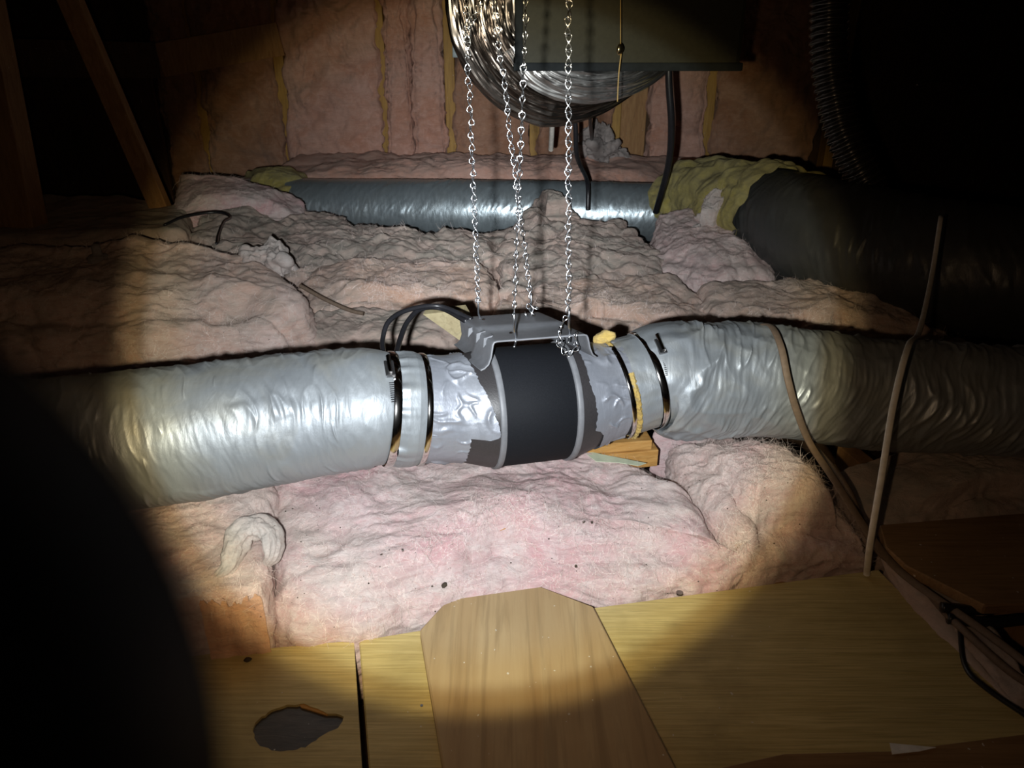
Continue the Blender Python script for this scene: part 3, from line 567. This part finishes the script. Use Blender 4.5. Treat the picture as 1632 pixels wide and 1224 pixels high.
clamp(.2142, .0862, .0115, 'right hose clamp with slotted band at the start of the right jacket', 1.1)
clamp(.1585, .0868, .008, 'thin dark hose clamp beside the exposed yellow insulation', None)
# fan
fan = thing('duct_fan', 'black cylindrical inline duct fan with grey rings hanging on chains', 'fan', ax(0, 0, -.101))
prof = [(-.192, .083), (-.135, .084), (-.125, .0845), (-.072, .0985), (-.066, .0995)]
def lathe(name, pr, m, k=96):
    P = np.array(pr); t = np.linspace(0, 2 * PI, k, endpoint=False)
    V = FC + P[:, 0][:, None, None] * U_ + offs(P[:, 0])[:, None, None] * Zv + P[:, 1][:, None, None] * (np.cos(t)[None, :, None] * Fv + np.sin(t)[None, :, None] * Zv)
    return mk(name, V, grid_faces(len(P), k, wrapv=True), m, fan)
lathe('end_cone', [(-.192, .0835), (-.13, .0845), (-.122, .0855), (-.074, .0975), (-.066, .0985)], M['fandark'])
lathe('end_cone', [(.17, .0815), (.15, .0815), (.135, .083), (.076, .0970), (.066, .0985)], M['fandark'])
lathe('barrel', [(-.058, .097), (-.0555, .0985), (.0555, .0985), (.058, .097)], M['fanblack'])
for sgn in (-1, 1): lathe('ring', [(sgn * .0680, .097), (sgn * .0672, .1008), (sgn * .0660, .1018), (sgn * .0590, .1018), (sgn * .0578, .1008), (sgn * .057, .097)], M['fangrey'])
ROLL = math.radians(11); cr_, sr_ = math.cos(ROLL), math.sin(ROLL)
def loc(u, f, h): return ax(u + (f - .09) * .06, f * cr_ - h * sr_, h * cr_ + f * sr_)   # mount frame: leans back
HB = .131
pf = [(-.096, .088), (-.090, .0905), (-.084, .096), (-.080, .106), (-.0765, HB - .006), (-.074, HB - .0015), (-.069, HB), (-.03, HB), (.03, HB), (.069, HB), (.074, HB - .0015), (.0765, HB - .006), (.080, .108), (.084, .098), (.090, .093)]
fs = [.094, .087, .04, .012, .006, -.02, -.06, -.103, -.106]
Vb = []
for f in fs:
    st_ = 0 if f > .02 else (.0045 if f < .008 else .002)
    for (u, h) in pf:
        if h < .12: Vb.append(loc(u * (1 - .1 * (f < 0)), f, h))
        else: Vb.append(loc(u * (.97 if st_ else 1), f, h + st_))
o = mk('hanging_mount', np.array(Vb), grid_faces(len(fs), len(pf)), M['fangrey2'], fan)
mount = o; md = o.modifiers.new('thickness', 'SOLIDIFY'); md.thickness = .0026; md.offset = 1
md = o.modifiers.new('bevel', 'BEVEL'); md.width = .0008; md.segments = 2; md.limit_method = 'ANGLE'
for f in (.058, .018, -.03):                              # embossed gussets on the left shoulder
    a = [loc(-.066, f + .007, HB + .003), loc(-.066, f - .007, HB + .003), loc(-.0815, f + .004, HB - .016), loc(-.0815, f - .004, HB - .016), loc(-.079, f, HB - .002)]
    mk('gusset', a, [(0, 1, 4), (0, 4, 2), (1, 3, 4), (2, 4, 3)], M['fangrey2'], mount, False)
for u, f in ((-.045, -.06), (.045, -.065), (-.035, .055), (.05, .05)):
    c = loc(u, f, HB + (.0055 if f < 0 else .0022)); V, F = tube_v([c, c + np.array([0, 0, .0012])], .0028, 2, 10); mk('rivet', V, F, M['chrome'], mount)
def rcone(u):
    return np.interp(u, [-.192, -.13, -.122, -.066, -.03, .03, .066, .135, .15, .17], [.0835, .0845, .0855, .0990, .0990, .099, .099, .083, .0815, .0815])
def tape(name, u0f, u1f, t0, t1, seed, na=60, nb=120, lift=.0022):
    A = np.linspace(0, 1, na); T = np.linspace(t0, t1, nb); Ag, Tg = np.meshgrid(A, T, indexing='ij')
    jag = .002 * fbm(np.stack([Tg * 14, Tg * 0 + seed, Tg * 0], -1), 4, .7)
    u = u0f(Tg) * (1 - Ag) + (u1f(Tg) + jag) * Ag
    q = np.stack([u * 22 + Tg * 1.1, Tg * 2.2 + seed, u * 9 - Tg], -1)
    r = rcone(u) + lift + .0045 * np.clip(1 - 6 * np.abs(pn(q * .8)), 0, 1) ** 2 * np.clip(pn(q * .9 + 9) * 3, 0, 1) + .003 * np.clip(1 - 7 * np.abs(pn(q * 1.3 + 4)), 0, 1) * np.clip(pn(q + 19) * 3, 0, 1) + .0012 * pn(q * .9 + 2) + .00025 * pn(np.stack([u * 60, Tg * 30, u * 0 + seed], -1))
    V = FC + u[..., None] * U_ + offs(u)[..., None] * Zv + r[..., None] * (np.cos(Tg)[..., None] * Fv + np.sin(Tg)[..., None] * Zv)
    return mk(name, V, grid_faces(na, nb), M['tape'], fan)
lin = lambda xs, ys: (lambda t: np.interp(t, xs, ys))
tape('duct_tape', lin([0, 1], [-.180, -.180]), lin([-1.6, -.8, -.3, 0, .1], [-.125, -.118, -.114, -.112, -.110]), -2.2, .12, 1.)
tape('duct_tape', lin([0, 1], [-.179, -.179]), lin([-.1, .0, .1, .5, .95, 1.3, 1.6, 3], [-.1, -.070, -.069, -.080, -.094, -.1, -.105, -.11]), -.05, 2.6, 2., lift=.0042)
tape('duct_tape', lin([0, 1], [.158, .158]), lin([-2, -.35, -.28, -.2], [.112, .108, .106, .10]), -2.2, -.12, 3.)
tape('duct_tape', lin([0, 1], [.159, .159]), lin([-.2, -.1, .2, .45, .7, 1.2, 2.5], [.104, .088, .091, .088, .082, .080, .085]), -.2, 2.6, 4., lift=.0036)

# far duct, big black duct
d3 = thing('insulated_duct', 'far blue grey insulated duct lying along the back wall', 'duct', Y(760, 345, 3.3) - np.array([0, 0, .12]))
C = catmull([Y(330, 330, 3.42), Y(500, 332, 3.36), Y(760, 335, 3.25), Y(1000, 340, 3.2), Y(1160, 342, 3.2)], 420)
V, F = surf(C, lambda s, t: .125 + wr(s, t, .45, -.12, 12.), 180); mk('jacket', V, F, M['silverback'], d3)
d4 = thing('insulated_duct', 'big black insulated duct coming forward on the right', 'duct', W(1450, 500, .08))
C = catmull([Y(1120, 330, 3.15), Y(1200, 345, 2.75), Y(1290, 372, 2.38), Y(1420, 405, 2.16), Y(1560, 432, 2.0), Y(1760, 460, 1.9), Y(2000, 480, 1.85)], 420)
V, F = surf(C, lambda s, t: .125 + .05 * np.clip((s - .25) / .35, 0, 1) * (2 - np.clip((s - .25) / .35, 0, 1)) * .98 + wr(s, t, 1.1, .1, 14.), 220); mk('jacket', V, F, M['black_jacket'], d4)
# yellow wrap around the joint: an open wrap following the duct
C = catmull([Y(1075, 325, 3.18), Y(1130, 325, 3.0), Y(1205, 345, 2.7), Y(1255, 360, 2.5)], 120)
V, F = surf(C, lambda s, t: .150 + .05 * np.clip(s / .5, 0, 1) + .02 * fbm(np.stack([s * 9, np.cos(t) * 1.6, np.sin(t) * 1.6], -1), 3) - .014 * np.clip(1 - 3 * np.abs(pn(np.stack([s * 5 + t * .5, np.cos(t) * 2, np.sin(t) * 2 + 4], -1))), 0, 1), 140)
tag(mk('duct_wrap', V, F, M['yellow']), 'yellow insulation wrap at the mouth of the big black duct', 'insulation')

# ------------------------------------------------------------------ hanging box, foil duct, hose
bx = thing('hanging_box', 'dark olive panel box hanging above the far duct', 'box', Y(1000, 60, 2.25))
p0, p1 = Y(822, 112, 2.1), Y(1180, 104, 2.1); zb = p0[2]; xw = p1[0] - p0[0]; xc = (p0[0] + p1[0]) / 2
bm = bmesh.new(); bm_box(bm, (xc, 2.1 + .2, zb + .4), (xw, .4, .8), bev=.012); mkbm('body', bm, M['box'], bx)
bm = bmesh.new(); bm_box(bm, (xc, 2.1 + .2, zb + .008), (xw + .012, .412, .02), bev=.004); mkbm('bottom_lip', bm, M['boxlip'], bx)
bm = bmesh.new(); bm_box(bm, (p0[0] + .008, 2.1 + .2, zb + .41), (.02, .408, .8), bev=.004); mkbm('side_flange', bm, M['boxlip'], bx)
C = catmull([Y(765, -140, 2.5), Y(768, -20, 2.5), Y(782, 60, 2.5), Y(830, 122, 2.52), Y(905, 146, 2.55), Y(985, 130, 2.6), Y(1040, 95, 2.66), Y(1075, 40, 2.7)], 360)
def rf(s, t):
    q = np.stack([s * 2.2 + t * .2, np.cos(t) * 4.5, np.sin(t) * 4.5], -1); e = np.clip((s.max() - s) / .5, .35, 1)
    return e * (.094 + .014 * (1 - 2 * np.abs(pn(q))) + .007 * (1 - 2 * np.abs(pn(q * np.array([1.6, 2.2, 2.2]) + 3))) + .003 * (1 - 2 * np.abs(pn(q * np.array([2.5, 5, 5]) + 8))))
fd = thing('foil_duct', 'crumpled shiny foil duct sagging in a loop behind the box', 'duct', Y(905, 146, 2.55))
V, F = surf(C, rf, 240); mk('outer_bundle', V, F, M['foildark'], fd, smooth=False)
C = catmull([Y(835, 60, 2.42), Y(865, 108, 2.42), Y(920, 128, 2.44), Y(985, 122, 2.48), Y(1035, 95, 2.53), Y(1060, 50, 2.56)], 240)
V, F = surf(C, lambda s, t: .055 + .007 * (1 - 2 * np.abs(pn(np.stack([s * 3, np.cos(t) * 4, np.sin(t) * 4], -1)))) + .004 * (1 - 2 * np.abs(pn(np.stack([s * 7, np.cos(t) * 9, np.sin(t) * 9 + 5], -1)))), 160)
o = mk('inner_layer', V, F, M['foil'], fd, smooth=False); o['label'] = 'bright silver inner foil'
hs = thing('flexible_hose', 'ribbed black hose hanging in the dark upper right', 'hose', Y(1385, 305, 2.35))
HP = [Y(1322, -140, 2.45), Y(1322, 0, 2.45), Y(1322, 90, 2.42), Y(1336, 180, 2.38), Y(1356, 240, 2.34), Y(1392, 312, 2.3)]
C = catmull(HP, 700); V, F = surf(C, lambda s, t: .050 + .0035 * np.sin(s * 2 * PI / .021 + t) , 40); mk('hose_wall', V, F, M['hose'], hs)
T, A, U2 = frames(C); s = arclen(C); tt = s * 2 * PI / .021
hx = C + .0535 * (np.cos(tt)[:, None] * A + np.sin(tt)[:, None] * U2)
kk = 6; V, F = tube_v(hx[::1], .0012, 1400, 5); mk('rib_wire', V, F, M['hosewire'], hs)

# ------------------------------------------------------------------ cords and cables
def cable(name, P, r, m, label, flat=1.0, n=70, rnd=0, cat='cable', k=8): return tag(tube(name, P, r, m, None, n, k, flat, rnd), label, cat)
cable('power_cord', [loc(-.06, -.08, HB + .004), Y(700, 488, 1.27), Y(650, 494, 1.24), Y(620, 512, 1.2), Y(610, 540, 1.17), Y(611, 563, 1.13)], .0042, M['cable'], 'outer black power cord looping from fan mount to left clamp', cat='cord')
cable('power_cord', [loc(-.07, -.075, HB + .002), Y(705, 492, 1.29), Y(672, 492, 1.27), Y(650, 512, 1.23), Y(638, 540, 1.18), Y(632, 563, 1.13)], .0046, M['cable'], 'inner black power cord looping from fan mount to left collar', cat='cord')
cable('electric_cable', [Y(1066, 60, 2.6), Y(1066, 130, 2.6), Y(1070, 200, 2.62), Y(1065, 265, 2.7), Y(1045, 338, 2.85)], .0115, M['cable'], 'thick black cable dropping from the box to the far duct')
cable('electric_cable', [Y(912, 150, 2.75), Y(917, 200, 2.75), Y(920, 250, 2.8), Y(936, 290, 2.95), Y(937, 335, 2.95)], .0085, M['cable'], 'thin black cable dropping behind the right chain to the far duct')
cable('electric_cable', [Y(936, 130, 2.6), Y(940, 185, 2.9), Y(943, 222, 3.7)], .007, M['cable'], 'short black cable end below the foil duct, right of the thin cable')
cable('electric_cable', [Y(878, 150, 2.55), Y(880, 195, 2.7), Y(878, 238, 2.9)], .009, M['greycable'], 'short grey cable stub hanging below the foil duct')
cable('flat_cable', [Y(1198, 523, 1.30), Y(1226, 518, 1.225), Y(1244, 550, 1.155), Y(1256, 605, 1.118), Y(1270, 655, 1.115), Y(1292, 708, 1.12), W(1330, 765, .165), W(1385, 850, .1), W(1440, 915, .05), W(1560, 1000, .04), W(1660, 1075, .03)], .0062, M['browncable'], 'dusty brown flat cable crossing over the right duct to the corner', .35, 140)
cable('grey_cable', [Y(1500, 345, 1.75), Y(1485, 440, 1.6), Y(1466, 525, 1.35), Y(1448, 552, 1.15), Y(1425, 640, 1.06), Y(1405, 760, 1.0), Y(1388, 860, .98), W(1381, 916, .005)], .0052, M['greycable'], 'pale grey cable standing across the dark right duct to plywood', .6, 100)
cable('electric_cable', [W(1290, 705, .16), W(1345, 770, .14), W(1400, 880, .04), W(1470, 935, .03), W(1570, 1035, .03), W(1660, 1100, .02)], .006, M['browncable'], 'dark dusty cable beside the flat cable at right', 1, 120, 5)
cable('electric_cable', [W(1500, 968, .04), W(1560, 972, .04), W(1640, 962, .04), W(1720, 965, .04)], .008, M['cable'], 'upper black cable at the right edge beyond the plywood')
cable('electric_cable', [W(1510, 985, .03), W(1570, 992, .03), W(1650, 985, .03), W(1720, 990, .03)], .009, M['cable'], 'lower black cable at the right edge beyond the plywood')
cable('electric_cable', [W(1530, 1000, .02), W(1538, 1060, .02), W(1570, 1095, .02), W(1650, 1150, .02)], .004, M['cable'], 'thin black cable curling along the plywood right edge')
cable('black_wire', [Y(262, 358, 2.4), Y(300, 345, 2.5), Y(345, 338, 2.55), Y(365, 345, 2.5), Y(350, 365, 2.3), Y(345, 388, 2.15)], .0045, M['cable'], 'black wire curling over the batt at left', n=90, rnd=3)
cable('black_wire', [Y(478, 455, 1.98), Y(520, 478, 1.95), Y(556, 494, 1.93), Y(580, 500, 1.92)], .0055, M['browncable'], 'brown stick like wire leaning beside the thick left batt')
# pull cord with bead
pc = thing('pull_cord', 'thin golden pull cord with a bead in front of the box', 'cord', Y(986, 160, 2.0))
tube('string', [Y(989, -100, 2.0), Y(989, 70, 2.0)], .0012, M['cord'], pc, 10, 6); tube('string', [Y(990, 85, 2.0), Y(986, 120, 2.0), Y(984, 162, 2.0)], .0016, M['cord'], pc, 16, 6)
c = Y(988, 78, 2.0); V, F = surf(catmull([c + np.array([0, 0, .012]), c - np.array([.002, 0, .014])], 16), lambda s, t: .001 + .0075 * np.sin(np.clip(s / s.max(), 0, 1) * PI) ** .6 * (1 + .2 * np.sin(3 * t)), 14); mk('bead', V, F, M['brass'], pc)
c = Y(727, 72, 4.09); bm = bmesh.new(); bm_box(bm, c, (.035, .05, .11), bev=.005); bo = mkbm('outlet_box', bm, M['cream']); tag(bo, 'small pale blue outlet box on a wall stud behind the chains', 'box')

# ------------------------------------------------------------------ chains
H_, W_ = .0112, .0045
ph = np.linspace(0, 2 * PI, 25)[:-1]; zz = H_ * np.cos(ph); ww = W_ * np.sin(2 * ph); al = (1 - np.cos(ph)) / 2 * PI / 2
LP = np.stack([ww * np.cos(al), ww * np.sin(al), zz], 1)
Tn = np.roll(LP, -1, 0) - np.roll(LP, 1, 0); Tn /= np.linalg.norm(Tn, axis=1)[:, None]
a_ = np.cross(Tn, np.tile([0.3, .9, .2], (24, 1))); a_ /= np.linalg.norm(a_, axis=1)[:, None]; b_ = np.cross(Tn, a_)
t5 = np.linspace(0, 2 * PI, 5, endpoint=False)
LV = LP[:, None] + .00098 * (np.cos(t5)[None, :, None] * a_[:, None] + np.sin(t5)[None, :, None] * b_[:, None])
lk0 = mk('link', LV, grid_faces(24, 5, True, True), M['chain'], None, loc=(0, 0, 0)); link_me = lk0.data; bpy.data.objects.remove(lk0)
PITCHL = .0190
def links(root, P0, P1, jit=.0006, sag=None, twist0=0.0):
    P = [P0, P1] if sag is None else sag
    C = catmull(P, 300); L_ = arclen(C); n = max(2, int(L_[-1] / PITCHL)); 
    for i in range(n):
        q = (i + .5) / n * L_[-1]; p = np.array([np.interp(q, L_, C[:, j]) for j in range(3)]); e = np.array([np.interp(min(q + .01, L_[-1]), L_, C[:, j]) - np.interp(max(q - .01, 0), L_, C[:, j]) for j in range(3)])
        o = bpy.data.objects.new('link', link_me); COL.objects.link(o); o.parent = root
        p = p + RNG.normal(size=3) * jit
        qn = Vector(e).to_track_quat('Z', 'Y') @ Matrix.Rotation(twist0 + .25 * math.sin(i * .35) + random.uniform(-.3, .3), 3, 'Z').to_quaternion()
        o.rotation_mode = 'QUATERNION'; o.rotation_quaternion = qn; o.location = Vector(p - org(root))
hooks = {'bl': (-.048, -.080), 'br': (.046, -.082), 'fl': (-.040, .086), 'fr': (.046, .086)}
def chain(key, top_px, top_y, label, tw):
    u, f = hooks[key]; b = loc(u, f, HB + .002); B = b + np.array([0, 0, .036])
    top = Y(top_px, 0, top_y); d = (top - B); top = B + d * ((1.63 - B[2]) / d[2])
    t = thing('hanging_chain', label, 'chain', b, 'four fan chains')
    links(t, B + np.array([0, 0, -.002]), top, twist0=tw)
    # S hook through the mount
    hk = [b + np.array([0, -.004, -.012]), b + np.array([0.002, .006, -.008]), b + np.array([.002, .006, .004]), b + np.array([0, 0, .012]), b + np.array([0, -.003, .030]), b + np.array([0, .0, .040]), b + np.array([0, .006, .036]), b + np.array([0, .007, .028])]
    if key[0] == 'f': hk = [p + np.array([0, -.006, 0]) for p in hk]
    tube('hook', hk, .0017, M['chain'], t, 50, 7)
    return t, b, top
t1_, b1, _ = chain('bl', 742, b_y := loc(*hooks['bl'], HB)[1], 'leftmost zinc chain, holding the back left of the fan mount', .4)
links(t1_, None, None, sag=[Y(745, 58, 1.24), Y(754, 30, 1.23), Y(768, 2, 1.23), Y(790, -40, 1.23)], twist0=1.)
t2_, b2, _ = chain('br', 786, loc(*hooks['br'], HB)[1], 'zinc chain slanting to the back right of the fan mount, bunched at its end', 1.2)
links(t2_, None, None, sag=[b2 + np.array([0, -.006, .02]), b2 + np.array([.006, -.012, .004]), b2 + np.array([-.006, -.014, .006]), b2 + np.array([.002, -.012, .022]), b2 + np.array([.01, -.01, .012])], jit=.002)
t3_, b3, _ = chain('fl', 839, loc(*hooks['fl'], HB)[1], 'zinc chain with plain hook at the front left edge of the fan mount', 2.)
t4_, b4, _ = chain('fr', 906, loc(*hooks['fr'], HB)[1], 'rightmost zinc chain with a bunched tail at the front right of the mount', .9)
links(t4_, None, None, sag=[b4 + np.array([-.004, -.012, .03]), b4 + np.array([-.013, -.014, .01]), b4 + np.array([-.010, -.016, -.018]), b4 + np.array([.002, -.016, -.026]), b4 + np.array([.012, -.015, -.012]), b4 + np.array([.010, -.014, .004])], jit=.001)

# ------------------------------------------------------------------ left timbers
o = beam('timber_post', Y(30, 385, 2.55), Y(-55, -20, 2.55), .17, .09, M['wood_brown'], None, (1, 0, 0)); tag(o, 'upright brown timber post at the left edge', 'post')
o = beam('diagonal_brace', Y(262, 345, 2.9), Y(95, -40, 2.75), .07, .04, M['wood_brown'], None, (1, 0, 0)); tag(o, 'slanting timber brace leaning right of the post', 'brace')
o = beam('timber_beam', Y(20, 92, 3.5), Y(250, 96, 3.8), .05, .15, M['sheath'], None); tag(o, 'dark horizontal beam behind the slanting brace', 'beam')
o = beam('timber_beam', Y(255, 96, 3.85), Y(447, 62, 3.98), .05, .145, M['wood_brown'], None); tag(o, 'short brown horizontal timber on the back wall, left of the wide batt', 'beam')
o = beam('dark_partition', Y(30, 230, 3.95), Y(262, 230, 3.95), .03, .9, M['sheath'], None); tag(o, 'dark boarded partition between post and back wall', 'partition')

# ------------------------------------------------------------------ flashlight held beside the lens
fl = thing('flashlight', 'black flashlight held close to the lens at lower left', 'flashlight', camspace(-.053, -.026, .0))
def fl_lathe(name, pr, m, k=64):
    P = np.array(pr); t = np.linspace(0, 2 * PI, k, endpoint=False); ce = camspace(-.053, -.026, 0)
    a, b, d = RT, UP, FW
    V = ce + P[:, 0][:, None, None] * d + P[:, 1][:, None, None] * (np.cos(t)[None, :, None] * a + np.sin(t)[None, :, None] * b)
    return mk(name, V, grid_faces(len(P), k, wrapv=True), m, fl)
fl_lathe('head', [(-.012, .0165), (-.008, .020), (.02, .030), (.03, .0345), (.048, .0352), (.050, .0337), (.0495, .030), (.04, .028), (.03, .015)], M['dark'])
fl_lathe('reflector', [(.047, .0285), (.038, .022), (.030, .012), (.027, .002)], M['glow'])
rib = [(-.15, .0)]
for q in range(24): x = -.148 + q * .0055; rib += [(x, .0158), (x + .003, .0158), (x + .0035, .0150), (x + .005, .0150)]
fl_lathe('handle', rib + [(-.012, .0165)], M['dark'], 40)

# ------------------------------------------------------------------ specks lying on the front batt
deps = bpy.context.evaluated_depsgraph_get()
bpy.context.view_layer.update()
def speck(px, py, ln, wd_, m, label, a=0.0, name='debris_speck'):
    d = Vector(ray(px, py)).normalized(); hit, p, nrm, _, ob, _ = S.ray_cast(bpy.context.evaluated_depsgraph_get(), Vector(CAM) + d * .3, d)
    if not hit: return
    p = np.array(p) + np.array(nrm if nrm[2] > 0 else -nrm) * .0008; t = np.array([math.cos(a), math.sin(a), .1])
    C = catmull([p - t * ln / 2, p + t * ln / 2], 10)
    V, F = surf(C, lambda s, th: wd_ * (.15 + np.sin(np.clip(s / max(s.max(), 1e-6), 0, 1) * PI)) * (1 + .25 * np.sin(2 * th)), 8)
    tag(mk(name, V, F, m), label, 'debris')
speck(708, 933, .013, .0042, M['debris'], 'dark oval seed on the large pink batt above the plank', 1.4)
speck(803, 843, .016, .0009, M['torn'], 'orange brown pine needle on the large pink batt', .5, 'pine_needle')
speck(930, 832, .007, .0022, M['debris'], 'dark crumb on the upper right of the large pink batt', .7)
speck(943, 833, .006, .0018, M['debris'], 'smaller crumb just right of the dark crumb on the pink batt', 2.)
speck(918, 902, .007, .0018, M['debris'], 'slanted dark crumb right of centre on the large pink batt', 2.2)
speck(642, 877, .006, .0016, M['debris'], 'small dark crumb left of centre on the large pink batt', 2.3)
speck(608, 884, .006, .0013, M['debris'], 'thin dark crumb at the left of the large pink batt', .4)
speck(395, 1052, .012, .0045, M['debris'], 'dark knot like crumb on the left plywood edge', .2)

# loose crumbs scattered over the front batts, too small and many to pick apart
dg = bpy.context.evaluated_depsgraph_get(); CV, CF = [], []
for i in range(90):
    px, py = RNG.uniform(445, 1340), RNG.uniform(745, 990); d = Vector(ray(px, py)).normalized()
    hit, p, nrm, _, ob, _ = S.ray_cast(dg, Vector(CAM) + d * .3, d)
    if not hit or not ob.name.startswith('insulation_batt'): continue
    r = RNG.uniform(.0006, .0017); q = RNG.normal(size=(6, 3)) * r; b0 = len(CV)
    CV += [np.array(p) + np.array(nrm) * .0006 + np.array(e) * r * RNG.uniform(.5, 1.6) for e in ((1, 0, 0), (0, 1, 0), (-1, 0, 0), (0, -1, 0), (0, 0, 1), (0, 0, -1))]
    CF += [tuple(b0 + k for k in f) for f in ((0, 1, 4), (1, 2, 4), (2, 3, 4), (3, 0, 4), (1, 0, 5), (2, 1, 5), (3, 2, 5), (0, 3, 5))]
tag(mk('dust_crumbs', CV, CF, M['debris'], smooth=False), 'tiny dark crumbs scattered over the front pink insulation', 'debris', kind='stuff')

tag(tube('thin_wire', [Y(1460, 136, 3.0), Y(1540, 138, 3.0), Y(1556, 152, 3.0), Y(1585, 146, 3.0), Y(1625, 152, 3.0), Y(1700, 150, 3.0)], .002, M['chain'], None, 60, 5, 1.0, 2), 'thin wire glinting faintly in the dark upper right', 'wire')
for o in list(S.objects):
    if o.parent is None and 'label' in o:
        k = o.name.split('.')[0]
        gname = {'insulation_batt': 'pink insulation batts on the attic floor', 'wall_batt': 'insulation batts between the wall studs', 'hose_clamp': 'hose clamps on the duct joints', 'power_cord': 'black power cords of the fan', 'insulated_duct': 'insulated flexible ducts', 'insulation_tuft': 'loose insulation tufts', 'debris_speck': 'dark crumbs on the front batts', 'plywood_sheet': 'plywood sheets on the joists'}.get(k)
        if gname: o['group'] = gname
